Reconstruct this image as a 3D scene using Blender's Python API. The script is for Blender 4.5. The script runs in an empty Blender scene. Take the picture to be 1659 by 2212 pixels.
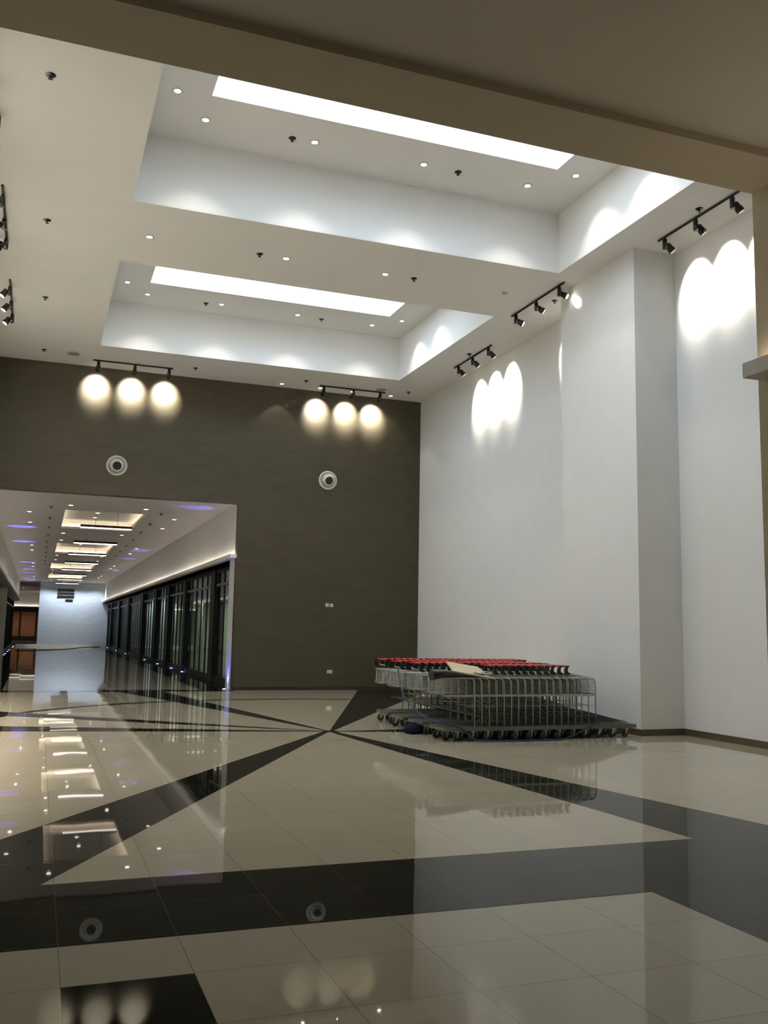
import bpy, bmesh, math, random
from mathutils import Vector, Matrix
random.seed(7)
S = bpy.context.scene
COL = S.collection

# ---------------------------------------------------------------- camera, sky, exposure
cam = bpy.data.cameras.new('camera'); cam_o = bpy.data.objects.new('camera', cam); COL.objects.link(cam_o)
cam.sensor_fit = 'HORIZONTAL'; cam.sensor_width = 36.0; cam.lens = 36.0 * 2010.08 / 1659.0
cam.clip_start = 0.05; cam.clip_end = 400
r = Vector((0.9377474, -0.3468370, 0.0182714)); u = Vector((-0.0612687, -0.1134126, 0.9916571)); f = Vector((0.3418711, 0.9310433, 0.1276026))
M = Matrix(((r.x, u.x, -f.x, 0), (r.y, u.y, -f.y, 0), (r.z, u.z, -f.z, 1.608), (0, 0, 0, 1)))
cam_o.matrix_world = M
S.camera = cam_o
S.view_settings.view_transform = 'Standard'; S.view_settings.look = 'None'
S.view_settings.exposure = 0.12; S.view_settings.gamma = 1.0; S.view_settings.use_curve_mapping = False

SKY = 6.2
W = bpy.data.worlds.new('sky'); S.world = W; W.use_nodes = True
bg = W.node_tree.nodes['Background']; bg.inputs['Color'].default_value = (0.78, 0.88, 1.0, 1); bg.inputs['Strength'].default_value = SKY
P_TRACK = 830.0      # track spot, watts
P_TRACK_BACK = 620.0
P_DOWN = 70.0        # hall downlights
P_CORR = 14.0        # corridor downlights
WARM = (1.0, 0.92, 0.79); NEUTRAL = (1.0, 0.93, 0.84)

# ---------------------------------------------------------------- materials
def nt(name):
    m = bpy.data.materials.new(name); m.use_nodes = True
    return m, m.node_tree, m.node_tree.nodes['Principled BSDF']
def mat(name, col, rough=0.5, metal=0.0, noise=0.0, scale=8.0, spec=0.5, bump=0.0, stretch=None):
    m, t, b = nt(name)
    b.inputs['Base Color'].default_value = (*col, 1); b.inputs['Roughness'].default_value = rough
    b.inputs['Metallic'].default_value = metal; b.inputs['Specular IOR Level'].default_value = spec
    if noise or bump:
        g = t.nodes.new('ShaderNodeNewGeometry'); mp = t.nodes.new('ShaderNodeMapping'); n = t.nodes.new('ShaderNodeTexNoise')
        t.links.new(g.outputs['Position'], mp.inputs['Vector']); t.links.new(mp.outputs['Vector'], n.inputs['Vector'])
        if stretch: mp.inputs['Scale'].default_value = stretch
        n.inputs['Scale'].default_value = scale; n.inputs['Detail'].default_value = 5
        if noise:
            cr = t.nodes.new('ShaderNodeMapRange'); cr.inputs['To Min'].default_value = 1 - noise; cr.inputs['To Max'].default_value = 1 + noise
            cr.inputs['From Min'].default_value = .25; cr.inputs['From Max'].default_value = .75
            vm = t.nodes.new('ShaderNodeVectorMath'); vm.operation = 'SCALE'; vm.inputs[0].default_value = col
            t.links.new(n.outputs['Fac'], cr.inputs['Value']); t.links.new(cr.outputs['Result'], vm.inputs['Scale']); t.links.new(vm.outputs['Vector'], b.inputs['Base Color'])
        if bump:
            bp = t.nodes.new('ShaderNodeBump'); bp.inputs['Strength'].default_value = bump; bp.inputs['Distance'].default_value = .01
            t.links.new(n.outputs['Fac'], bp.inputs['Height']); t.links.new(bp.outputs['Normal'], b.inputs['Normal'])
    return m
def emis(name, col, s, base=(0.8, 0.8, 0.8)):
    m, t, b = nt(name)
    b.inputs['Base Color'].default_value = (*base, 1)
    b.inputs['Emission Color'].default_value = (*col, 1); b.inputs['Emission Strength'].default_value = s
    return m
def tile(name, col, var, speck, rough, ior):
    """polished tiles on a 0.5963 m grid, thin grout lines, each tile very slightly out of level"""
    m, t, b = nt(name); N = t.nodes; L = t.links
    g = N.new('ShaderNodeNewGeometry'); sx = N.new('ShaderNodeSeparateXYZ'); L.new(g.outputs['Position'], sx.inputs[0])
    def mth(op, a, b_=None, c=None):
        n = N.new('ShaderNodeMath'); n.operation = op
        for i, v in enumerate((a, b_, c)):
            if v is None: continue
            if isinstance(v, (int, float)): n.inputs[i].default_value = v
            else: L.new(v, n.inputs[i])
        return n.outputs[0]
    T = 0.5963; fr = []; fl = []
    for ax, off in (('X', 0.1963), ('Y', 4.0317)):
        q = mth('DIVIDE', mth('SUBTRACT', sx.outputs[ax], off), T)
        fl.append(mth('FLOOR', q)); f_ = mth('FRACT', q)
        fr.append(mth('MINIMUM', f_, mth('SUBTRACT', 1.0, f_)))
    edge = mth('MINIMUM', fr[0], fr[1])
    grout = mth('LESS_THAN', edge, 0.0028)
    cv = N.new('ShaderNodeCombineXYZ'); L.new(fl[0], cv.inputs[0]); L.new(fl[1], cv.inputs[1])
    wn = N.new('ShaderNodeTexWhiteNoise'); wn.noise_dimensions = '2D'; L.new(cv.outputs[0], wn.inputs['Vector'])
    sp = N.new('ShaderNodeTexNoise'); sp.inputs['Scale'].default_value = 90; sp.inputs['Detail'].default_value = 3; L.new(g.outputs['Position'], sp.inputs['Vector'])
    k = mth('ADD', mth('MULTIPLY', mth('SUBTRACT', wn.outputs['Value'], .5), var), mth('MULTIPLY', mth('SUBTRACT', sp.outputs['Fac'], .5), speck))
    k = mth('ADD', k, 1.0)
    vs = N.new('ShaderNodeVectorMath'); vs.operation = 'SCALE'; vs.inputs[0].default_value = col; L.new(k, vs.inputs['Scale'])
    mx = N.new('ShaderNodeMix'); mx.data_type = 'RGBA'; L.new(grout, mx.inputs['Factor']); L.new(vs.outputs[0], mx.inputs['A'])
    mx.inputs['B'].default_value = (0.17, 0.13, 0.08, 1) if col[0] > .1 else (0.09, 0.08, 0.06, 1)
    L.new(mx.outputs['Result'], b.inputs['Base Color'])
    # tilt of each tile plus a soft wave
    cn = N.new('ShaderNodeSeparateColor'); L.new(wn.outputs['Color'], cn.inputs[0])
    wv = N.new('ShaderNodeTexNoise'); wv.inputs['Scale'].default_value = 1.7; wv.inputs['Detail'].default_value = 1; L.new(g.outputs['Position'], wv.inputs['Vector'])
    cw = N.new('ShaderNodeSeparateColor'); L.new(wv.outputs['Color'], cw.inputs[0])
    nx = mth('ADD', mth('MULTIPLY', mth('SUBTRACT', cn.outputs[0], .5), .0022), mth('MULTIPLY', mth('SUBTRACT', cw.outputs[0], .5), .004))
    ny = mth('ADD', mth('MULTIPLY', mth('SUBTRACT', cn.outputs[1], .5), .0022), mth('MULTIPLY', mth('SUBTRACT', cw.outputs[1], .5), .004))
    cc = N.new('ShaderNodeCombineXYZ'); L.new(nx, cc.inputs[0]); L.new(ny, cc.inputs[1]); cc.inputs[2].default_value = 1
    vn = N.new('ShaderNodeVectorMath'); vn.operation = 'NORMALIZE'; L.new(cc.outputs[0], vn.inputs[0]); L.new(vn.outputs[0], b.inputs['Normal'])
    b.inputs['Roughness'].default_value = rough; b.inputs['IOR'].default_value = ior
    return m

WELLP = mat('well_paint', (0.88, 0.87, 0.84), .7)
PLASTER = mat('white_plaster', (0.765, 0.758, 0.735), .7, noise=.02, scale=3)
CEILING = mat('ceiling_paint', (0.85, 0.825, 0.79), .8, noise=.015, scale=2)
DARKWALL = mat('olive_brown_wall_paint', (0.044, 0.036, 0.0165), .55, noise=.18, scale=1.3, bump=.15, stretch=(1.2, 1, 5))
SKIRT = mat('brown_skirting', (0.085, 0.066, 0.038), .35)
DARKSKIRT = mat('dark_skirting', (0.02, 0.017, 0.012), .3)
TILE = tile('beige_polished_tile', (0.43, 0.372, 0.262), .05, .35, .022, 1.36)
DTILE = tile('charcoal_polished_tile', (0.015, 0.014, 0.010), .15, .35, .022, 1.16)
GREYBRICK = mat('pale_grey_blue_wall', (0.46, 0.50, 0.55), .6, noise=.10, scale=2.2, stretch=(.7, 1, 5))
BLACK = mat('black_metal', (0.012, 0.009, 0.008), .45, .3)
BLACKPL = mat('black_plastic', (0.010, 0.010, 0.010), .35)
DARKFRAME = mat('dark_bronze_frame', (0.008, 0.008, 0.008), .55, 0, spec=.25)
GREYFRAME = mat('grey_transom', (0.10, 0.10, 0.09), .4, .3)
ZINC = mat('zinc_plated_steel', (0.44, 0.445, 0.40), .36, .75)
BASKET = mat('grey_wire_mesh', (0.16, 0.165, 0.135), .45, .5)
DECKM = mat('grey_green_deck', (0.14, 0.145, 0.115), .45, .25, noise=.1, scale=20)
RED = mat('red_plastic_grip', (0.42, 0.022, 0.018), .28)
RUBBER = mat('dark_rubber', (0.016, 0.014, 0.013), .6)
WHITEPL = mat('white_plastic', (0.62, 0.60, 0.54), .35)
GREYPL = mat('grey_plastic', (0.33, 0.33, 0.31), .5)
BLUE = mat('dark_blue_rope', (0.012, 0.030, 0.085), .6)
NAVY = mat('navy_cloth', (0.006, 0.008, 0.022), .9, noise=.3, scale=25, spec=.1)
BOARD = mat('beige_board', (0.55, 0.45, 0.29), .6, noise=.05, scale=12)
BROWNDOOR = mat('brown_shutter', (0.24, 0.085, 0.035), .5, noise=.12, scale=4)
DARKROOM = mat('unlit_shop_interior', (0.05, 0.06, 0.055), .8)
FLOORGLARE = mat('floor_reflection_white', (0.90, 0.92, 0.95), .4, noise=.08, scale=1.5)
LAMP = emis('lit_lamp_lens', (1, .95, .86), 14)
LAMPC = emis('lit_corridor_lens', (1, .96, .90), 9)
BAR = emis('lit_diffuser', (1, .90, .82), 4)
LED = emis('warm_led_strip', (1, .89, .76), 13)
LEDC = emis('cove_led_strip', (1, .84, .60), 8.5)
BLED = emis('blue_white_led', (.25, .35, 1), 12)

def glass(name, tint, gloss):
    m = bpy.data.materials.new(name); m.use_nodes = True; t = m.node_tree; N = t.nodes; L = t.links
    N.remove(N['Principled BSDF']); out = N['Material Output']
    tr = N.new('ShaderNodeBsdfTransparent'); tr.inputs[0].default_value = (*tint, 1)
    gl = N.new('ShaderNodeBsdfGlossy'); gl.inputs['Roughness'].default_value = 0.01
    lw = N.new('ShaderNodeLayerWeight'); pw = N.new('ShaderNodeMath'); pw.operation = 'POWER'; L.new(lw.outputs['Facing'], pw.inputs[0]); pw.inputs[1].default_value = 5
    fr = N.new('ShaderNodeMath'); fr.operation = 'MULTIPLY_ADD'; L.new(pw.outputs[0], fr.inputs[0]); fr.inputs[1].default_value = gloss; fr.inputs[2].default_value = .03
    mx = N.new('ShaderNodeMixShader'); L.new(fr.outputs[0], mx.inputs[0]); L.new(tr.outputs[0], mx.inputs[1]); L.new(gl.outputs[0], mx.inputs[2])
    L.new(mx.outputs[0], out.inputs[0])
    return m
GLASS = glass('shop_glass', (0.84, 0.90, 0.86), .55)
SKYGLASS = glass('skylight_glass', (0.95, 0.98, 1.0), .5)

# ---------------------------------------------------------------- mesh helpers
class MB:
    def __init__(s): s.v = []; s.f = []; s.sm = []
    def box(s, x0, x1, y0, y1, z0, z1, R=None):
        n = len(s.v); P = [(x, y, z) for z in (z0, z1) for y in (y0, y1) for x in (x0, x1)]
        if R: P = [tuple(R @ Vector(p)) for p in P]
        s.v += P
        for q in ((0, 2, 3, 1), (4, 5, 7, 6), (0, 1, 5, 4), (2, 6, 7, 3), (0, 4, 6, 2), (1, 3, 7, 5)):
            s.f.append(tuple(n + i for i in q)); s.sm.append(False)
        return s
    def tube(s, pts, rad, seg=6, closed=False):
        pts = [Vector(p) for p in pts]; n = len(pts); base = len(s.v); up = None
        rr = rad if isinstance(rad, (list, tuple)) else [rad] * n
        for i, p in enumerate(pts):
            a = pts[i - 1] if (i > 0 or closed) else p; b = pts[(i + 1) % n] if (i < n - 1 or closed) else p
            d = (b - a).normalized()
            if up is None:
                up = Vector((0, 0, 1)) if abs(d.z) < .9 else Vector((1, 0, 0))
            side = d.cross(up).normalized(); up = side.cross(d).normalized()
            for k in range(seg):
                an = 2 * math.pi * k / seg
                s.v.append(tuple(p + (side * math.cos(an) + up * math.sin(an)) * rr[i]))
        m = n if closed else n - 1
        for i in range(m):
            for k in range(seg):
                a = base + i * seg + k; b = base + i * seg + (k + 1) % seg
                c = base + ((i + 1) % n) * seg + (k + 1) % seg; d = base + ((i + 1) % n) * seg + k
                s.f.append((a, b, c, d)); s.sm.append(seg > 4)
        if not closed:
            s.f.append(tuple(base + k for k in reversed(range(seg)))); s.sm.append(False)
            s.f.append(tuple(base + (n - 1) * seg + k for k in range(seg))); s.sm.append(False)
        return s
    def lathe(s, prof, org=(0, 0, 0), axis=(0, 0, 1), seg=24, cap=True):
        ax = Vector(axis).normalized(); h = Vector((0, 0, 1)) if abs(ax.z) < .9 else Vector((1, 0, 0))
        a = ax.cross(h).normalized(); b = ax.cross(a); o = Vector(org); base = len(s.v)
        for (rad, z) in prof:
            for k in range(seg):
                t = 2 * math.pi * k / seg
                s.v.append(tuple(o + ax * z + (a * math.cos(t) + b * math.sin(t)) * rad))
        for i in range(len(prof) - 1):
            for k in range(seg):
                s.f.append((base + i * seg + k, base + i * seg + (k + 1) % seg, base + (i + 1) * seg + (k + 1) % seg, base + (i + 1) * seg + k)); s.sm.append(True)
        if cap:
            s.f.append(tuple(base + k for k in reversed(range(seg)))); s.sm.append(False)
            e = base + (len(prof) - 1) * seg; s.f.append(tuple(e + k for k in range(seg))); s.sm.append(False)
        return s
    def prism(s, poly, z0, z1, frame=None):
        """polygon in local (a,b), extruded along c"""
        n = len(poly); base = len(s.v)
        fr = frame or (lambda a, b, c: (a, b, c))
        s.v += [fr(p[0], p[1], z0) for p in poly] + [fr(p[0], p[1], z1) for p in poly]
        s.f.append(tuple(base + i for i in reversed(range(n)))); s.f.append(tuple(base + n + i for i in range(n))); s.sm += [False, False]
        for i in range(n):
            j = (i + 1) % n; s.f.append((base + i, base + j, base + n + j, base + n + i)); s.sm.append(False)
        return s
    def mesh(s, name, m):
        me = bpy.data.meshes.new(name); me.from_pydata(s.v, [], s.f)
        me.polygons.foreach_set('use_smooth', s.sm)
        bm = bmesh.new(); bm.from_mesh(me); bmesh.ops.recalc_face_normals(bm, faces=bm.faces); bm.to_mesh(me); bm.free()
        me.materials.append(m); return me
    def build(s, name, m, parent=None, loc=None):
        o = bpy.data.objects.new(name, s.mesh(name, m)); COL.objects.link(o)
        if parent is not None: o.parent = parent
        if loc: o.location = loc
        return o
def box(x0, x1, y0, y1, z0, z1): return MB().box(x0, x1, y0, y1, z0, z1)
def struct(name, mb, m):
    o = mb.build(name, m); o['kind'] = 'structure'; return o
def tag(o, label, cat, group=None):
    o['label'] = label; o['category'] = cat
    if group: o['group'] = group
    return o
def thing(name, label, cat, loc=(0, 0, 0), rz=0, group=None):
    o = bpy.data.objects.new(name, None); o.empty_display_size = .1; COL.objects.link(o); o.location = loc; o.rotation_euler = (0, 0, rz)
    return tag(o, label, cat, group)
def dup(root, loc, label, rz=None, group=None):
    r_ = root.copy(); COL.objects.link(r_); r_.location = loc; r_['label'] = label
    if rz is not None: r_.rotation_euler = (0, 0, rz)
    if group: r_['group'] = group
    for ch in list(root.children):
        c = ch.copy(); COL.objects.link(c); c.parent = r_
        for g in list(ch.children):
            d = g.copy(); COL.objects.link(d); d.parent = c
    return r_
def slab(x0, x1, y0, y1, z0, z1, holes):
    """horizontal slab with rectangular holes"""
    m = MB(); xs = sorted({x0, x1, *[h[0] for h in holes], *[h[1] for h in holes]}); ys = sorted({y0, y1, *[h[2] for h in holes], *[h[3] for h in holes]})
    for j in range(len(ys) - 1):
        run = None
        for i in range(len(xs) - 1):
            cx, cy = (xs[i] + xs[i + 1]) / 2, (ys[j] + ys[j + 1]) / 2
            ins = any(h[0] < cx < h[1] and h[2] < cy < h[3] for h in holes)
            if not ins: run = [run[0] if run else xs[i], xs[i + 1]]
            if (ins or i == len(xs) - 2) and run:
                m.box(run[0], run[1], ys[j], ys[j + 1], z0, z1); run = None
    return m

ORD = ['nearest', 'second', 'third', 'fourth', 'fifth', 'sixth', 'seventh', 'eighth', 'ninth', 'tenth', 'eleventh', 'twelfth', 'thirteenth', 'fourteenth', 'fifteenth', 'sixteenth', 'seventeenth', 'eighteenth', 'nineteenth', 'twentieth']

# ---------------------------------------------------------------- the shell
XL, XR, D, H, HT = -1.54, 10.19, 24.78, 8.3235, 9.487
CL, CR, CZ, SZ = -1.47, 4.91, 5.03, 4.97       # corridor walls, its ceiling, opening head
FY = 78.0
struct('floor', box(-9, 12, -9, 112, -.2, 0), TILE)
# far back wall of the hall with the corridor opening
w = MB(); w.box(CR, XR + .2, D, D + .24, 0, H + .1); w.box(XL - .3, CR, D, D + .24, SZ, H + .1); w.box(XL - .3, CL, D, D + .24, 0, SZ)
struct('wall_back', w, DARKWALL)
# right wall with its column
w = MB(); w.box(XR, XR + .2, 5.0, D + .2, 0, H + .1); struct('wall_right', w, PLASTER)
struct('wall_right_column', box(9.33, XR, 13.06, 15.46, 0, H + .02), PLASTER)
struct('wall_left', box(XL - .2, XL, 5.0, D, 0, H + .1), PLASTER)
# near wall (the camera stands in the corridor behind it)
w = MB(); w.box(CR, XR + .2, 5.0, 5.36, 0, H + .1); w.box(XL - .2, CR, 4.88, 5.36, SZ, H + .1); w.box(XL - .2, CL, 5.0, 5.36, 0, SZ)
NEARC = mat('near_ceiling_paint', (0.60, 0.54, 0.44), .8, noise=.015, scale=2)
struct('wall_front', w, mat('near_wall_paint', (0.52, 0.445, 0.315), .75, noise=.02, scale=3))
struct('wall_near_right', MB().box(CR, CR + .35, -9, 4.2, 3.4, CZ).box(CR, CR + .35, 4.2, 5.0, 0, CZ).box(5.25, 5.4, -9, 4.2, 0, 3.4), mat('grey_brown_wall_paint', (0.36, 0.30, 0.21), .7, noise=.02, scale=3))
struct('wall_near_left', box(CL - .2, CL, -9, 5.0, 0, CZ), PLASTER)
struct('wall_behind', box(CL - .2, 5.6, -9.2, -9, 0, CZ + .1), PLASTER)
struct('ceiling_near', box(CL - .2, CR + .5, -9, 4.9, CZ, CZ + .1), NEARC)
# hall ceiling with two deep wells, each with a skylight
W1 = (1.01, 8.75, 9.0, 14.58); W2 = (1.01, 8.73, 17.19, 22.77)
struct('ceiling', slab(XL - .2, XR + .2, 5.0, D + .2, H, H + .03, [W1, W2]), CEILING)
for i, (W_, sy) in enumerate(((W1, (10.52, 13.10)), (W2, (18.71, 21.23)))):
    x0, x1, y0, y1 = W_
    hb = H + .03; w = MB(); w.box(x0 - .1, x0, y0 - .1, y1 + .1, hb, HT).box(x1, x1 + .1, y0 - .1, y1 + .1, hb, HT).box(x0, x1, y0 - .1, y0, hb, HT).box(x0, x1, y1, y1 + .1, hb, HT)
    struct('ceiling_well', w, WELLP)
    hole = (1.96, 7.85, sy[0], sy[1]); e_ = .04
    struct('ceiling_well_top', slab(x0 - .1, x1 + .1, y0 - .1, y1 + .1, HT, HT + .02, [hole]), CEILING)
    a, b, c, d = hole; zt = HT + .75
    w = MB(); w.box(a - .08, a, c - .08, d + .08, HT + .02, zt).box(b, b + .08, c - .08, d + .08, HT + .02, zt).box(a, b, c - .08, c, HT + .02, zt).box(a, b, d, d + .08, HT + .02, zt)
    wo = struct('window_%d' % (i + 1), w, WELLP)
    box(a - .05, b + .05, c - .05, d + .05, zt + .002, zt + .012).build('glass_pane', SKYGLASS, wo)
    for nm in ('portal',):
        l = bpy.data.lights.new('skylight_portal', 'AREA'); l.shape = 'RECTANGLE'; l.size = b - a; l.size_y = d - c; l.cycles.is_portal = True
        lo = bpy.data.objects.new('skylight_portal', l); COL.objects.link(lo); lo.parent = wo; lo.location = ((a + b) / 2, (c + d) / 2, zt + .03)
# skirting of the hall
SK = .105
w = MB(); w.box(XR - .012, XR, 5.36, 13.06, 0, SK).box(9.318, XR, 13.048, 13.06, 0, SK).box(9.318, 9.33, 13.06, 15.46, 0, SK).box(9.318, XR, 15.46, 15.472, 0, SK).box(XR - .012, XR, 15.472, D, 0, SK)
struct('baseboard_right', w, SKIRT)
struct('baseboard_back', box(CR, XR, D - .012, D, 0, .09), DARKSKIRT)

# corridor shell
coves = [(0.57, 2.92, 29.0 + 12.5 * k, 34.6 + 12.5 * k) for k in range(4)]
coves = [(0.57, 2.92, 29.0, 34.6), (0.57, 2.90, 40.9, 46.8), (0.52, 2.90, 54.3, 60.2), (0.52, 2.85, 66.5, 72.2)]
struct('ceiling_corridor', slab(-9, CR + .7, D + .24, 112, CZ, CZ + .08, coves), mat('grey_ceiling_paint', (0.60, 0.565, 0.57), .8, noise=.015, scale=2))
struct('wall_corridor_right', box(CR, CR + .15, D + .24, FY, 3.45, CZ), PLASTER)
struct('wall_corridor_reveal', MB().box(CR, 5.35, D + .24, D + .95, 0, 3.45), PLASTER)
struct('wall_corridor_soffit', box(CR + .0, 5.45, D + .95, FY, 3.45, 3.52), DARKFRAME)
struct('wall_corridor_left', MB().box(CL - .15, CL, D + .24, FY - .05, 3.45, CZ), PLASTER)
for a, b in ((24.9, 25.6), (49.0, 49.14)): struct('wall_pilaster_left', box(CL - .5, CL, a, b, 0, 3.44), PLASTER)
struct('wall_corridor_end', box(0.03, 5.6, FY, FY + .3, 0, CZ), GREYBRICK)
# beyond the end wall: a cross passage with more shops
struct('wall_beyond', MB().box(-9, 2, 105, 105.2, 3.55, CZ), PLASTER)
struct('wall_beyond_side', MB().box(.4, .6, FY + .3, 105, 0, CZ).box(-9.2, -9, FY - 1, 105, 0, CZ).box(-9, CL - .5, FY - .3, FY, 0, CZ), PLASTER)
w = MB(); w.box(-9, 2, 105.0, 105.12, 0, 3.55); w.box(-9, 2, 104.7, 105.1, 0, .42)
struct('trim_1', w, DARKFRAME)
# ledges with hidden led strips, near and far
def ledge(n, x0, x1, y0, y1, ledx, lit=True):
    o = struct('trim_%d' % n, box(x0, x1, y0, y1, 3.50, 3.61), CEILING)
    if lit: box(ledx - .012, ledx + .012, y0 + .03, y1 - .03, 3.611, 3.62).build('led_strip', LED, o)
    return o
ledge(2, 4.74, 4.91, D + .02, FY - .02, 4.83)
ledge(3, CL, CL + .17, D + .26, FY - .05, CL + .08)
ledge(4, 4.74, 4.91, -8, 5.33, 4.83)
ledge(5, -1.5 - 7, 2, 104.83, 105, 104.9, False)
box(-8, 1, 104.9, 104.92, 3.611, 3.62).build('led_strip', LED, bpy.data.objects['trim_5'])
struct('trim_6', box(CL, 4.9, 77.2, 77.32, 0, .17), FLOORGLARE)  # low white strip added in place of a bright floor reflection

# ---------------------------------------------------------------- dark floor inlays (star, bands)
def inlay(n, polys):
    m = MB()
    for p in polys: m.prism(p, 0.0, 0.0015)
    return struct('trim_%d' % n, m, DTILE)
hub = (4.53, 14.65)
inlay(7, [[(-9, 5.19), (CR + 5.2, 5.36), (CR + 5.2, 6.41), (-9, 6.41)] if False else [(XL, 5.19), (XR, 5.19), (XR, 6.41), (XL, 6.41)], [(3.765, 0.5), (4.9, 0.5), (4.9, 5.19), (3.765, 5.19)], [(.1963, 4.0317), (.7926, 4.0317), (.7926, 4.62), (.1963, 4.62)]])
arc = [(5.17 + 6.28 * math.cos(t), 15.22 + 6.28 * math.sin(t)) for t in [math.radians(72.5 + 4 * k) for k in range(27)]] + \
      [(5.17 + 6.50 * math.cos(t), 15.22 + 6.50 * math.sin(t)) for t in [math.radians(72.5 + 4 * k) for k in reversed(range(27))]]
rays = [
    [(4.47, 14.58), (0.111, 6.41), (-1.10, 6.41), (4.40, 14.64)],                      # towards the camera, left
    [(4.60, 14.55), (5.64, 8.9), (6.12, 6.41), (5.067, 6.41), (4.86, 9.3), (4.50, 14.53)],
    [(4.66, 14.66), (9.30, 15.6), (9.30, 13.5), (4.66, 14.61)] if False else [(4.66, 14.66), (9.30, 15.05), (9.30, 13.40), (4.66, 14.61)],
    [(4.56, 14.78), (8.40, 24.7), (10.15, 24.7), (10.15, 24.0), (4.62, 14.76)],
    [(4.52, 14.79), (3.52, 21.4), (3.05, 24.7), (1.9, 24.7), (2.75, 21.7), (4.48, 14.78)],
    [(4.42, 14.74), (-1.5, 19.9), (-1.5, 18.9), (4.41, 14.71)],
    [(4.40, 14.70), (-1.5, 16.7), (-1.5, 15.75), (4.40, 14.66)],
]
inlay(8, rays[:4]); inlay(9, rays[4:])
o = MB().prism([(hub[0] + .135 * math.cos(t * math.pi / 12), hub[1] + .135 * math.sin(t * math.pi / 12)) for t in range(24)], 0, .002)
struct('trim_10', o, DTILE)
m = MB()
for k in range(26):
    q = [arc[k], arc[k + 1], arc[-2 - k], arc[-1 - k]]; m.prism(q, 0, .001)
struct('trim_11', m, DTILE)
struct('trim_12', MB().prism([(XL, 24.42), (CR, 24.42), (CR, 25.1), (XL, 25.1)], 0, .0012).prism([(4.12, 25.1), (5.25, 25.1), (5.25, FY), (4.12, FY)], 0, .0012).prism([(CL - .3, 25.1), (-.72, 25.1), (-.72, FY), (CL - .3, FY)], 0, .0012), DTILE)

# ---------------------------------------------------------------- lamps
def spot(parent, loc, target, power, size, blend, col, rad=.03):
    l = bpy.data.lights.new('spot_source', 'SPOT'); l.energy = power; l.spot_size = math.radians(size); l.spot_blend = blend; l.color = col; l.shadow_soft_size = rad
    o = bpy.data.objects.new('spot_source', l); COL.objects.link(o); o.parent = parent; o.location = loc
    d = Vector(target) - Vector(loc); o.rotation_euler = d.to_track_quat('-Z', 'Y').to_euler()
    return o
def track(label, axis, fixed, a0, a1, heads, wall, zt, power, col, size=72, aims=None, k0=1.0):
    """black rail under the ceiling with three heads; axis 'x' or 'y' is the way the rail runs; wall = coordinate of the lit wall"""
    P = (lambda a, d, z: (a, fixed + d, z)) if axis == 'x' else (lambda a, d, z: (fixed + d, a, z))
    mid = (a0 + a1) / 2; org = Vector(P(mid, 0, H))
    t = thing('track_light', label, 'track light', org, group='black track lights under the hall ceiling')
    def loc(a, d, z): return Vector(P(a, d, z)) - org
    m = MB(); m.tube([loc(a0, 0, H - .018), loc(a1, 0, H - .018)], .022, 4); m.build('rail', BLACK, t)
    sg = 1 if wall > fixed else -1
    for hi, a in enumerate(heads):
        c = loc(a, 0, H - .10); h = MB()
        h.tube([loc(a, 0, H - .02), loc(a, 0, H - .06)], .028, 8)
        h.tube([loc(a, 0, H - .06), loc(a, 0, H - .225)], .040, 12)
        # pivot arm and barrel
        c = loc(a, .10 * sg, H - .19); tg = Vector(aims[hi]) - org if aims else loc(a, wall - fixed, zt)
        d = (tg - c).normalized()
        h.tube([loc(a, .03 * sg, H - .19), c], .016, 6)
        h.lathe([(.035, -.085), (.052, -.07), (.055, 0), (.062, .02), (.064, .075)], c, d, 16)
        ho = h.build('lamp_head', BLACK, t)
        MB().lathe([(.050, .0755), (.050, .079)], c, d, 16).build('lens', LAMP, ho)
        src = c + d * .10
        spot(ho, src, tg, power * (k0 if hi == 0 else 1), (size if k0 == 1 or hi else 50) if wall > 9 and axis == 'y' else (100 if axis == 'y' else 76), .9 if axis == 'y' else 1.0, col)
    return t
tx = 'x'; ty = 'y'
track('black track light at the left end of the dark back wall, three lamps', tx, 24.07, .92, 2.91, (1.05, 1.95, 2.81), D, 7.78, P_TRACK_BACK, WARM)
track('black track light at the right end of the dark back wall, three lamps', tx, 24.10, 6.90, 8.82, (7.02, 7.88, 8.67), D, 7.76, P_TRACK_BACK, WARM)
track('farthest track light along the white right wall, near the back corner', ty, 9.57, 18.97, 21.05, (19.13, 19.98, 20.80), XR, 7.64, P_TRACK, WARM)
track('middle track light along the white right wall, just behind the column', ty, 9.06, 14.90, 17.02, (15.08, 15.97, 16.83), XR, 7.55, P_TRACK * .8, WARM, k0=.25, aims=((9.33, 14.93, 8.0), (XR, 15.72, 7.5), (XR, 16.3, 7.5)))
track('nearest track light along the white right wall, beside the near wall', ty, 9.54, 10.65, 12.64, (10.83, 11.68, 12.47), XR, 7.64, P_TRACK, WARM)
track('nearest track light at the left edge of the ceiling, mostly out of frame', ty, -.90, 10.8, 12.8, (11.0, 11.8, 12.6), XL, 7.30, P_TRACK * 2.3, WARM)
track('middle track light at the left edge of the ceiling', ty, -.92, 14.78, 17.2, (15.1, 15.98, 16.85), XL, 7.30, P_TRACK * 2.3, WARM)
track('farthest track light at the left edge of the ceiling', ty, -.92, 18.98, 21.4, (19.3, 20.2, 21.1), XL, 7.30, P_TRACK * 2.3, WARM)

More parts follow.
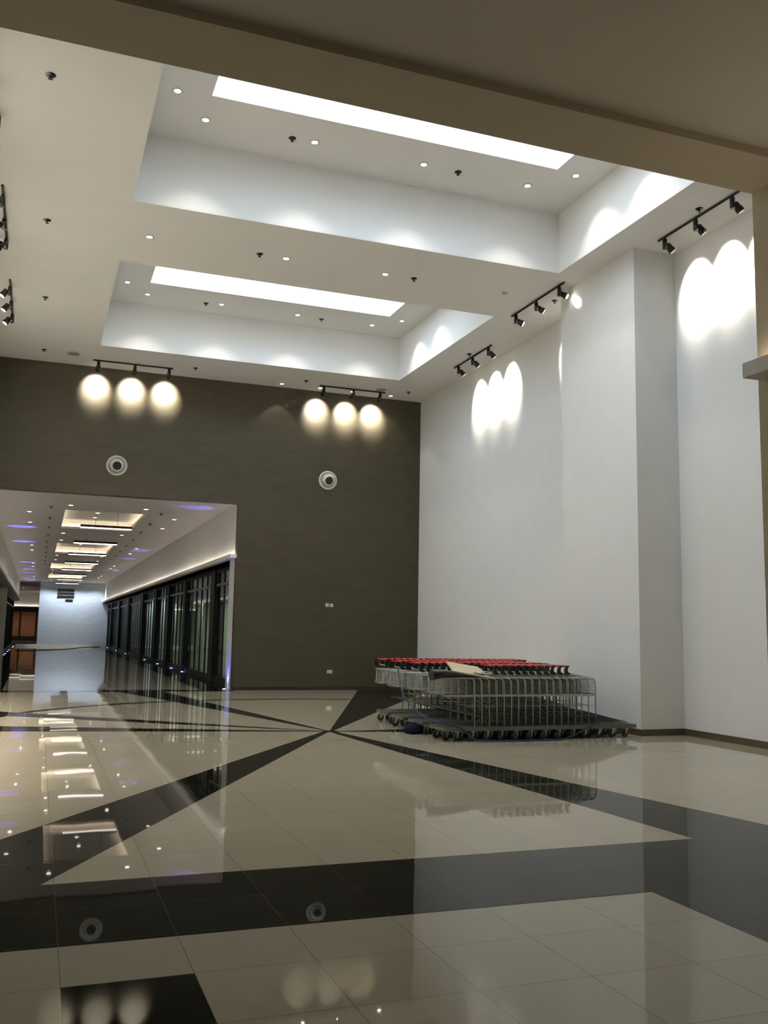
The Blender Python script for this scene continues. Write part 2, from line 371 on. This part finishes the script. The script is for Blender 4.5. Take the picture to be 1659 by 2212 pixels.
dl = thing('downlight', '', 'downlight', (0, 0, 0))
MB().lathe([(.075, 0), (.075, -.006), (.052, -.010), (.050, -.002)], seg=20, cap=False).build('trim_ring', WHITEPL, dl)
MB().lathe([(.052, -.003), (.052, -.008)], seg=20).build('lens', LAMP, dl)
first = [True]
def downlight(x, y, z, label, power, col=NEUTRAL, size=95, group=None, lens=None, sc=1.0, blend=.6):
    if first[0]:
        o = dl; first[0] = False; o.location = (x, y, z); o['label'] = label
        if group: o['group'] = group
    else:
        o = dup(dl, (x, y, z), label, group=group)
        for c in [c for c in o.children if c.type == 'LIGHT']: bpy.data.objects.remove(c)
    o.scale = (sc, sc, 1)
    if lens:
        for c in o.children:
            if c.name.startswith('lens'):
                if c.data.materials[0] is not lens:
                    key = 'lens_c'; me = bpy.data.meshes.get(key)
                    if me is None: me = c.data.copy(); me.name = key; me.materials[0] = lens
                    c.data = me
    if power:
        spot(o, (0, 0, -.03), (0, 0, -1), power, size, blend, col, .04)
    return o
G = 'recessed downlights of the hall'
for nm, yy, dy in (('near', 13.80, 13.16), ('far', 22.02, 21.40)):
    for k, x in enumerate((1.98, 3.75, 5.67, 7.66)):
        downlight(x, yy, HT, '%s of the four downlights beyond the skylight in the %s ceiling well' % (['leftmost', 'second from left', 'third from left', 'rightmost'][k], nm), P_DOWN, group=G)
    downlight(1.46, dy, HT, 'small round downlight left of the skylight in the %s ceiling well' % nm, P_DOWN, group=G)
    downlight(8.25, dy, HT, 'small round downlight right of the skylight in the %s ceiling well' % nm, P_DOWN, group=G)
    # lights on the hidden side of each well that wash its right wall
    downlight(8.25, dy - 1.35 + (0 if nm == 'far' else 0), HT, 'second downlight right of the skylight in the %s ceiling well, half hidden' % nm, P_DOWN, group=G)
for k, x in enumerate((1.41, 3.84, 5.77)):
    downlight(x, 15.88, H, 'small round downlight %s on the flat ceiling strip between the two wells' % ['at left', 'in the middle', 'at right'][k], P_DOWN * .8, group=G)
for k, x in enumerate((5.90, 7.0, 7.95, 9.10)):
    downlight(x, 24.40, H, 'small downlight close to the dark back wall, %s' % ['left of the right track light', 'at the left end of the right track', 'at the middle of the right track', 'right of the right track light'][k], P_DOWN * .55, group=G, blend=.3, size=80)
# corridor downlights
G = 'recessed downlights of the corridor'
cnt = {}
def cdl(x, y, z, side):
    cnt[side] = cnt.get(side, 0) + 1
    downlight(x, y, z, 'tiny round corridor downlight, %s in the %s column' % (ORD[cnt[side] - 1], side), P_CORR, group=G, lens=LAMPC, sc=1.25, size=110)
for y in (27.8, 36.4, 39.4, 48.1, 51.5, 61.1, 65.0, 73.8): cdl(.69, y, CZ, 'left middle')
for y in (27.7, 36.1, 47.7, 51.3, 61.0): cdl(2.77, y, CZ, 'right middle')
for y in (30.0, 33.1, 42.6, 45.5, 55.0, 58.0, 70.2, 76.0): cdl(-.44, y, CZ, 'far left')
for y in (29.9, 32.9, 42.0, 45.1, 54.8, 57.4, 66.3, 69.0): cdl(3.88, y, CZ, 'far right')
for y in (32.0, 33.4, 43.4, 44.9): cdl(1.64, y, 5.34, 'centre recessed')
for x, y in ((-2.2, 101.5), (-.6, 101.5), (-1.4, 92.0)): cdl(x, y, CZ, 'beyond the end wall')
for o_ in list(bpy.data.objects):
    if o_.type == 'LIGHT' and o_.parent and o_.parent.location.y > 90: o_.data.energy = 190
for k, x in enumerate((.5, 1.7, 2.9, 4.1)):
    downlight(x, 76.9, CZ, 'tiny cool downlight at the far end of the corridor ceiling, %s from the left' % ORD[k].replace('nearest', 'first'), 210, (.80, .90, 1.0), group=G, lens=LAMPC, size=130)

# coves of the corridor ceiling
for k, (x0, x1, y0, y1) in enumerate(coves):
    e = .18; zc = 5.34
    w = MB(); w.box(x0 - .02, x0, y0, y1, CZ + .08, CZ + .12).box(x1, x1 + .02, y0, y1, CZ + .08, CZ + .12)
    w.box(x0 - e, x1 + e, y0 - e, y1 + e, zc, zc + .05)
    w.box(x0 - e - .05, x0 - e, y0 - e, y1 + e, CZ + .08, zc + .05).box(x1 + e, x1 + e + .05, y0 - e, y1 + e, CZ + .08, zc + .05)
    w.box(x0 - e, x1 + e, y0 - e - .05, y0 - e, CZ + .08, zc + .05).box(x0 - e, x1 + e, y1 + e, y1 + e + .05, CZ + .08, zc + .05)
    o = struct('ceiling_cove', w, CEILING)
    s = MB(); q = .10
    s.box(x0 - q - .01, x0 - q + .01, y0, y1, CZ + .085, CZ + .10).box(x1 + q - .01, x1 + q + .01, y0, y1, CZ + .085, CZ + .10)
    s.box(x0, x1, y0 - q - .01, y0 - q + .01, CZ + .085, CZ + .10).box(x0, x1, y1 + q - .01, y1 + q + .01, CZ + .085, CZ + .10)
    s.build('led_strip', LEDC, o)
# linear pendants
def pendant(top):
    pl = thing('pendant_light', '', 'pendant light', (0, 0, 0), group='linear pendants down the middle of the corridor')
    MB().box(-.82, .82, -.055, .055, .03, .11).build('housing', BLACK, pl)
    MB().box(-.81, .81, -.05, .05, .0, .03).build('diffuser', BAR, pl)
    for q in (-.35, .35): MB().tube([(q, 0, .10), (q, 0, top)], .006, 4).build('cable', BLACK, pl)
    return pl
PA, PB = pendant(5.34 - 4.80), pendant(CZ - 4.80)
for k in range(8):
    y = 31.8 + 6.2 * k
    lab = 'linear bar pendant with dark top and glowing underside, %s in the row along the corridor' % ORD[k]
    p_ = (PA, PB)[k % 2]
    if k < 2: p_.location = (1.94, y, 4.80); p_['label'] = lab
    else: dup(p_, (1.94, y, 4.80), lab)

# sprinklers and speakers
sp = thing('sprinkler', '', 'sprinkler', (0, 0, 0), group='black sprinklers on the ceilings')
MB().lathe([(.062, 0), (.062, -.008), (.02, -.016)], seg=14).build('escutcheon', BLACK, sp)
MB().lathe([(.010, -.01), (.010, -.05), (.030, -.052), (.030, -.056)], seg=10).build('deflector', BLACK, sp)
sl = []
for k, y in enumerate((11.46, 15.86, 19.79, 23.70)): sl.append((-.26, y, H, 'black sprinkler at the left of the hall ceiling, %s in its column' % ORD[k]))
for k, y in enumerate((11.41, 15.86, 19.86, 23.82)): sl.append((9.42 if y > 12 else 9.40, y, H, 'black sprinkler on the ceiling strip beside the right wall, %s in its column' % ORD[k]))
for k, x in enumerate((3.35, 6.35)): sl.append((x, 15.87, H, 'black sprinkler on the strip between the ceiling wells, %s of two' % ('left' if k == 0 else 'right')))
for k, x in enumerate((3.45, 6.43)): sl.append((x, 23.82, H, 'black sprinkler near the dark back wall, %s' % ('right of the left track light' if k == 0 else 'left of the right track light')))
for nm, y in (('near', 13.82), ('far', 22.10)):
    for k, x in enumerate((3.38, 6.32)): sl.append((x, y, HT, 'black sprinkler inside the %s ceiling well, %s of two' % (nm, 'left' if k == 0 else 'right')))
for k in range(10): sl.append((.17, 28.4 + 3.0 * k, CZ, 'tiny black sprinkler of the left line in the corridor ceiling, %s back' % ORD[k]))
for k in range(9): sl.append((3.32, 28.6 + 3.0 * k, CZ, 'tiny black sprinkler of the right line in the corridor ceiling, %s back' % ORD[k]))
for k, (x, y, z, lab) in enumerate(sl):
    if k == 0: sp.location = (x, y, z); sp['label'] = lab
    else: dup(sp, (x, y, z), lab)
for (x, y, rad, lab) in ((.43, 23.77, .15, 'flush round ceiling speaker left of the left track light'), (8.62, 23.9, .15, 'flush round ceiling speaker above the right track light'), (8.30, 15.88, .06, 'small flush round disc on the ceiling strip near the middle right track')):
    t = tag(MB().lathe([(rad, 0), (rad, -.008), (rad * .9, -.012)], (x, y, H), seg=28).build('ceiling_speaker', GREYPL), lab, 'speaker', 'flush discs on the hall ceiling')

# ---------------------------------------------------------------- on the back wall
def jet(x, z, lab):
    t = thing('jet_diffuser', lab, 'air diffuser', (x, D, z), group='round jet diffusers on the dark wall')
    MB().lathe([(.265, 0), (.268, .02), (.250, .032), (.205, .022), (.200, .012), (.195, .012)], axis=(0, -1, 0), seg=40, cap=False).build('flange', WHITEPL, t)
    MB().lathe([(.20, .006), (.205, .010)], axis=(0, -1, 0), seg=40).build('shadow_gap', GREYPL, t)
    ax = Vector((0, -1, -.28)).normalized()
    MB().lathe([(.182, .0), (.188, .02), (.175, .05), (.135, .105), (.118, .115), (.113, .11), (.112, .08)], (0, -.055, 0), ax, 40, cap=False).build('nozzle', WHITEPL, t)
    MB().lathe([(.113, .078), (.113, .085)], (0, -.055, 0), ax, 32).build('throat', BLACKPL, t)
    return t
jet(1.678, 5.758, 'round white jet air diffuser on the dark wall above the corridor opening')
jet(7.398, 5.79, 'round white jet air diffuser on the dark wall right of the corridor opening')
def plate(nm, x, z, w_, h_, lab, cat, rock):
    t = thing(nm, lab, cat, (x, D, z))
    MB().box(-w_ / 2, w_ / 2, -.010, 0, -h_ / 2, h_ / 2).build('plate', WHITEPL, t)
    m = MB()
    for c in rock: m.box(c - .014, c + .014, -.014, -.010, -.022, .022)
    m.build('rocker' if cat == 'light switch' else 'socket_insert', GREYPL, t)
plate('wall_switch', 7.476, 2.311, .09, .09, 'left of the two small white switch plates on the dark wall', 'light switch', (0,))
plate('wall_switch', 7.602, 2.306, .09, .09, 'right of the two small white switch plates on the dark wall', 'light switch', (0,))
plate('wall_socket', 7.595, .495, .15, .088, 'wide white wall socket low on the dark wall', 'wall socket', (-.035, .035))

# ---------------------------------------------------------------- corridor shopfronts
def shopfront(x, y0, y1, side, muls, lab):
    t = thing('shopfront', lab, 'shopfront', (x, y0, 0), group='glazed shopfronts along the corridor')
    s = 1 if side == 'right' else -1; L_ = y1 - y0
    for a in muls: MB().box(-.022, .022, a - .035, a + .035, .1, 3.35).build('mullion', DARKFRAME, t)
    MB().box(-.04, .04, 0, L_, 3.35, 3.44).build('header', DARKFRAME, t); MB().box(-.05, .05, 0, L_, 0, .16).build('sill', DARKFRAME, t)
    MB().box(-.025, .025, 0, L_, 2.92, 3.0).build('transom', GREYFRAME, t)
    if side == 'right' and y0 < 60:  # added spots without fixtures, brightening the shop interior behind the glass
        for q in range(max(1, int(L_ / 2.2))): spot(t, (.14, L_ * (q + .5) / max(1, int(L_ / 2.2)), 3.3), (1.3, L_ * (q + .5) / max(1, int(L_ / 2.2)), 1.2), 130, 120, .8, (.95, 1, .92), .06)
    ed = [0.0] + list(muls) + [L_]
    for a, b in zip(ed[:-1], ed[1:]):
        if b - a > .2: MB().box(-.004 + .01 * s, .004 + .01 * s, a + .02, b - .02, .16, 3.35).build('glass_pane', GLASS, t)
    return t
pil = [25.72, 29.4, 35.6, 40.4, 44.9, 50.8, 58.9, 66.0, 73.2]
pw = [.35, .75, .5, .5, .55, 1.2, 1.3, 1.0, .9]
for k, y in enumerate(pil):
    if k: tag(box(5.16, 5.45, y, y + pw[k], 0, 3.45).build('clad_pillar', DARKFRAME), 'black clad pillar of the right corridor shopfront, %s from the hall' % ORD[k - 1], 'pillar', 'clad pillars of the right shopfront')
for k in range(len(pil)):
    y0 = pil[k] + (pw[k] if k else 0) + .01; y1 = (pil[k + 1] if k + 1 < len(pil) else 77.9) - .01
    n = max(2, round((y1 - y0) / 1.05)); muls = [(y1 - y0) * i / n for i in range(1, n)]
    shopfront(5.25, y0, y1, 'right', [.06] + muls + [y1 - y0 - .06], 'dark framed glass shopfront on the right of the corridor, %s bay from the hall' % ORD[k])
yy = 25.65
for k in range(8):
    y1 = yy + 6.4
    if yy < 48.6 < y1: y1 = 48.58
    if k == 7: y1 = 77.8
    n = 6; muls = [(y1 - yy) * i / n for i in range(1, n)]
    shopfront(-1.81, yy, y1, 'left', [.06] + muls + [y1 - yy - .06], 'dark framed glass shopfront on the left of the corridor, %s bay from the hall' % ORD[k])
    yy = y1 + (.62 if abs(y1 - 48.58) < .01 else .02)
# dim shop interiors behind the glass
INT = mat('teal_grey_shop_wall', (0.42, 0.47, 0.38), .8, noise=.7, scale=1.1, stretch=(.2, 1.8, .05))
struct('wall_shops_right', MB().box(6.30, 6.34, 26, FY, 0, 2.75).box(8.0, 8.2, D + .24, FY, 0, 3.6).box(5.45, 8.2, FY - .1, FY, 0, 3.6).box(5.4, 8.2, D + .24, FY, 3.52, 3.6).box(5.45, 8.0, 33.0, 33.2, 0, 3.5).box(5.45, 8.0, 50.0, 50.2, 0, 3.5), INT)
struct('wall_shops_left', MB().box(-4.2, -4.0, D + .24, FY, 0, 3.6).box(-4.2, CL, D + .24, FY, 3.46, 3.6).box(-4.2, -1.9, FY - .1, FY, 0, 3.5), INT)
# brown shutters at the far end
for k, x in enumerate((-2.5, -.92, .66)):
    t = thing('roller_shutter', 'brown shutter panel far beyond the corridor end, %s' % ['left', 'middle', 'right'][k], 'shutter', (x, 105.0, .45), group='brown shutters far beyond the corridor')
    m = MB()
    for q in range(17): m.box(-.70, .70, -.05 - .008 * (q % 2), 0, q * .15, q * .15 + .148)
    m.build('slats', BROWNDOOR, t); MB().box(-.76, -.70, -.09, 0, 0, 2.58).box(.70, .76, -.09, 0, 0, 2.58).build('guide_rails', DARKFRAME, t)
# louvre panel on the end wall
t = thing('louvre_vent', 'large black louvred vent high on the pale end wall', 'vent', (1.96, FY, 4.15))
MB().box(-.63, .63, -.05, 0, -.36, .36).build('frame', BLACKPL, t)
m = MB()
for q in (-.14, .10): m.box(-.60, .60, -.062, -.05, q - .015, q + .015)
m.build('slats', GREYPL, t)
tag(MB().box(1.95, 2.50, FY - .05, FY, 3.52, 3.70).build('small_vent', BLACKPL), 'small black vent just below the louvred vent on the end wall', 'vent')
# in-ground uplights
up = thing('ground_uplight', '', 'uplight', (0, 0, 0), group='blue in-ground uplights along the shopfronts')
MB().lathe([(.06, 0), (.06, .004), (.045, .006)], seg=16).build('bezel', ZINC, up); MB().lathe([(.045, .006), (.042, .010)], seg=16).build('lens', BLED, up)
ups = [(5.13, 26.6), (5.13, 35.4), (5.13, 38.4), (5.13, 43.0), (5.13, 48.4), (5.13, 59.1), (5.13, 66.5), (5.13, 75.0), (4.82, 25.35)]
upl = [(-1.60, y) for y in (34.8, 41.0, 54.5, 57.0, 61.5, 65.4, 73.5, 76.5)]
for k, (x, y) in enumerate(ups + upl):
    lab = 'small blue floor uplight at the foot of the white opening jamb' if k == 8 else ('small blue floor uplight at the %s shopfront, %s from the hall' % (('right', ORD[k]) if k < 9 else ('left', ORD[k - 9])))
    if k == 0: up.location = (x, y, .001); up['label'] = lab; o = up
    else:
        o = dup(up, (x, y, .001), lab)
        for c in [c for c in o.children if c.type == 'LIGHT']: bpy.data.objects.remove(c)
    if k == 8: spot(o, (0, 0, .03), (.10, .02, 1), 60, 70, .8, (.12, .16, 1.0), .02)
    elif k > 8 and k != 12: spot(o, (0, 0, .03), (.17, 0, 1), 1500, 12, .5, (.16, .16, 1.0), .02)
    elif k in (0, 3, 4, 5): spot(o, (0, 0, .03), (-.20, 0, 1), 700, 12, .5, (.16, .16, 1.0), .02)
# cable on the corridor floor
pts = [(4.7, 80 - 3.2, .012), (3.5, 75.8, .012), (2.2, 69.6, .012), (1.0, 66.4, .012), (-.1, 64.7, .012), (-1.2, 63.5, .012)]
tag(MB().tube(pts, .03, 6).build('floor_cable', BLACKPL), 'black cable trailing across the far corridor floor', 'cable')

# ---------------------------------------------------------------- trolleys
def rc(p0, p1, p2, n=5):
    """rounded corner through p1"""
    p0, p1, p2 = Vector(p0), Vector(p1), Vector(p2)
    return [tuple(p0 * (1 - t) ** 2 + p1 * 2 * t * (1 - t) + p2 * t * t) for t in [i / n for i in range(n + 1)]]
def make_trolley(inset=False, handle=True):
    t = thing('shopping_trolley', '', 'shopping trolley', (0, 0, 0))
    B = .28
    m = MB()     # deck: side channels, cross bars, lengthwise wires
    for s in (-1, 1): m.box(.02, 1.27, s * B - .012, s * B + .012, .150, .208)
    for x in (.03, .45, .85, 1.258): m.box(x - .012, x + .012, -B, B, .155, .200)
    for k in range(9):
        y = -.24 + .06 * k; m.tube([(.03, y, .203), (1.25, y, .203)], .004, 4)
    m.build('deck', DECKM, t)
    m = MB()     # hinged tray, tilted
    for y in (-.25, .25): m.tube([(.28, y, .43), (1.12, y, .235)], .007, 5)
    for k in range(11):
        y = -.22 + .044 * k; m.tube([(.28, y, .43), (1.12, y, .235)], .003, 4)
    for q in (0, .5, 1): m.tube([(.28 + .84 * q, -.25, .43 - .195 * q), (.28 + .84 * q, .25, .43 - .195 * q)], .006, 5)
    m.build('tray', DECKM, t)
    m = MB()     # main tube frame
    for s in (-1, 1):
        y = s * B - .0
        m.tube([(-.02, y, .935), (.40, y, .935)] + rc((.42, y, .934), (.52, y, .93), (.52, y, .84)) + [(.52, y, .20)], .0105, 8)
        m.tube([(.03, s * .22, 1.02), (.30, s * .22, .97), (.46, s * .22, .935)], .008, 6)
        m.tube([(0, y, .935), (0, y, .66)], .007, 6)
        m.box(0, .52, y - .004, y + .004, .655, .69)
    m.tube([(.47, -B, .93), (.47, B, .93)], .009, 6); m.tube([(0, -B, .935), (0, B, .935)], .008, 6)
    m.tube([(.52, -B, .50), (.52, B, .50)], .006, 5)
    m.build('frame', ZINC, t)
    m = MB(); w_ = .0028   # wire basket
    for s in (-1, 1):
        y = s * (B - .012)
        for k in range(6): m.tube([(.0, y, .70 + .042 * k), (.51, y, .70 + .042 * k)], w_, 4)
        for k in range(10): m.tube([(.01 + .054 * k, y, .69), (.01 + .038 * k, y, .93)], w_, 4)
    for k in range(13):
        y = -.26 + .0433 * k
        m.tube([(0, y, .69), (.51, y, .69)], w_, 4); m.tube([(.505, y, .69), (.505, y, .93)], w_, 4)
    m.build('basket', BASKET, t)
    # rear flap, slanting from the handle down to the tray
    m = MB()
    for k in range(8):
        y = -.21 + .06 * k; m.tube([(.02, y, .93), (-.05, y, .70)], .0035, 4)
    m.tube([(-.05, -.23, .70), (-.05, .23, .70)], .005, 5)
    m.build('rear_flap', ZINC, t)
    if handle: MB().tube([(.012, -.265, 1.117), (.012, .265, 1.117)], .017, 10).build('handle_bar', RED, t)
    prof = [(.045, 1.128), (-.008, 1.132), (-.035, 1.085), (-.045, 1.045), (-.040, 1.005), (-.015, .985), (.040, .985), (.055, 1.005), (.025, 1.025), (.008, 1.045), (.012, 1.085)]
    for s in (-1, 1) if handle else ():
        MB().prism(prof, s * .285 - .014, s * .285 + .014, frame=lambda a, b, c: (a, c, b)).build('handle_bracket', BLACKPL, t)
    for (x, y, an) in ((.12, -.17, .2), (.12, .17, -.1), (1.10, -.12, .3), (1.10, .12, -.2)) if inset else ((.12, -.26, .5), (.12, .26, -.4), (1.10, -.25, .3), (1.10, .25, -.2)):
        ca, sa = math.cos(an), math.sin(an)
        c = MB().lathe([(.040, -.017), (.060, -.017), (.064, -.010), (.064, .010), (.060, .017), (.040, .017)], (x - .03 * ca, y - .03 * sa, .066), (-sa, ca, 0), 16)
        wh = c.build('caster_wheel', RUBBER, t)
        R = Matrix.Translation((x, y, 0)) @ Matrix.Rotation(an, 4, 'Z')
        fk = MB().box(-.035, .035, -.032, .032, .138, .150, R)
        for s in (-1, 1):
            fk.prism([(-.040, .058), (-.020, .052), (.030, .14), (-.035, .14)], s * .024 - .002, s * .024 + .002, frame=lambda a, b, c_, R=R: tuple(R @ Vector((a, c_, b))))
        fk.build('fork', ZINC, wh)
    return t
bases = {(i, h): make_trolley(i, h) for i in (False, True) for h in (False, True)}; fresh = set(bases)
rows = [('nearest', 13.24, 7.88, 5.74), ('second', 14.18, 8.04, 5.84), ('third', 14.98, 8.03, 5.84), ('farthest', 15.95, 8.62, 5.9)]
used = False
for ri, (rn, yc, xl, xf) in enumerate(rows):
    n = int(round((xl - xf) / .125)) + 1
    for k in range(n):
        x = xl - .125 * k; jy = random.uniform(-.006, .006); rz = random.uniform(-.008, .008)
        if ri > 0: rz += random.uniform(-.01, .01)
        if k == 0: lab = 'rightmost wire trolley of the %s nested row, its low deck sticking out' % rn
        elif k == n - 1: lab = 'leftmost wire trolley of the %s nested row' % rn
        elif ri == 0: lab = 'wire trolley in the nearest nested row, %s counted from its right end' % ORD[k]
        else: lab = 'grey wire trolley with red handle inside the %s nested row' % rn
        g = 'nested trolleys of the %s row' % rn
        key = (k % 2 == 1, not (ri == 0 and x < 6.62)); base = bases[key]
        if key in fresh: fresh.discard(key); o = base; o.location = (x, yc + jy, .0); o.rotation_euler = (0, 0, rz); o['label'] = lab; o['group'] = g
        else: o = dup(base, (x, yc + jy, .0), lab, rz, g)
# board, roll, bag, ropes
m = MB(); P = [Vector((5.90, 12.93, 1.045)), Vector((6.53, 12.93, .945)), Vector((6.588, 13.5, 1.085)), Vector((6.05, 13.5, 1.165))]
nrm = (P[1] - P[0]).cross(P[3] - P[0]).normalized() * .02
m.v = [tuple(p) for p in P] + [tuple(p - nrm) for p in P]; m.f = [(0, 1, 2, 3), (7, 6, 5, 4), (0, 4, 5, 1), (1, 5, 6, 2), (2, 6, 7, 3), (3, 7, 4, 0)]; m.sm = [False] * 6
tag(m.build('beige_panel', BOARD), 'flat beige board lying tilted on top of the nearest trolleys', 'board')
tag(MB().tube([(5.54, 12.93, .985), (5.75, 12.95, 1.00), (6.1, 12.98, .985), (6.45, 13.0, .97)], [.085, .06, .035, .02], 16).build('black_roll', BLACKPL), 'black roll with round open end lying on the left end of the nearest trolley row', 'roll')
b = MB().lathe([(.02, .16), (.09, .15), (.14, .10), (.16, .04), (.14, 0)], (5.78, 14.15, 0), seg=14).build('crumpled_bag', NAVY)
for v in b.data.vertices:
    v.co.x += random.uniform(-.025, .025); v.co.y += random.uniform(-.025, .025); v.co.z = max(0.0, v.co.z + random.uniform(-.01, .02) if v.co.z > .01 else 0)
tag(b, 'crumpled navy cloth on the floor at the left end of the trolleys', 'cloth')
rp = [(5.66, 14.6, 1.02), (5.62, 14.4, .8), (5.60, 14.2, .62), (5.66, 14.0, .45), (5.75, 13.6, .30), (5.80, 13.1, .26), (6.0, 12.93, .215), (6.12, 12.86, .12), (6.25, 12.84, .03), (6.45, 12.82, .012), (6.7, 12.80, .012), (7.2, 12.76, .012), (7.65, 12.78, .012), (7.95, 12.88, .06), (8.20, 12.92, .15), (8.42, 12.93, .24), (8.46, 12.95, .28), (8.35, 12.95, .33), (7.9, 12.94, .35)]
pts = []
for i in range(len(rp) - 1):
    a = rp[max(i - 1, 0)]; b_ = rp[i]; c = rp[i + 1]; d = rp[min(i + 2, len(rp) - 1)]
    for q in range(4):
        t_ = q / 4
        pts.append(tuple(.5 * ((2 * b_[j]) + (-a[j] + c[j]) * t_ + (2 * a[j] - 5 * b_[j] + 4 * c[j] - d[j]) * t_ ** 2 + (-a[j] + 3 * b_[j] - 3 * c[j] + d[j]) * t_ ** 3) for j in range(3)))
tag(MB().tube(pts, .011, 6).build('blue_rope', BLUE), 'dark blue rope looped around the nested trolleys and along the floor', 'rope')
bpy.context.view_layer.update()
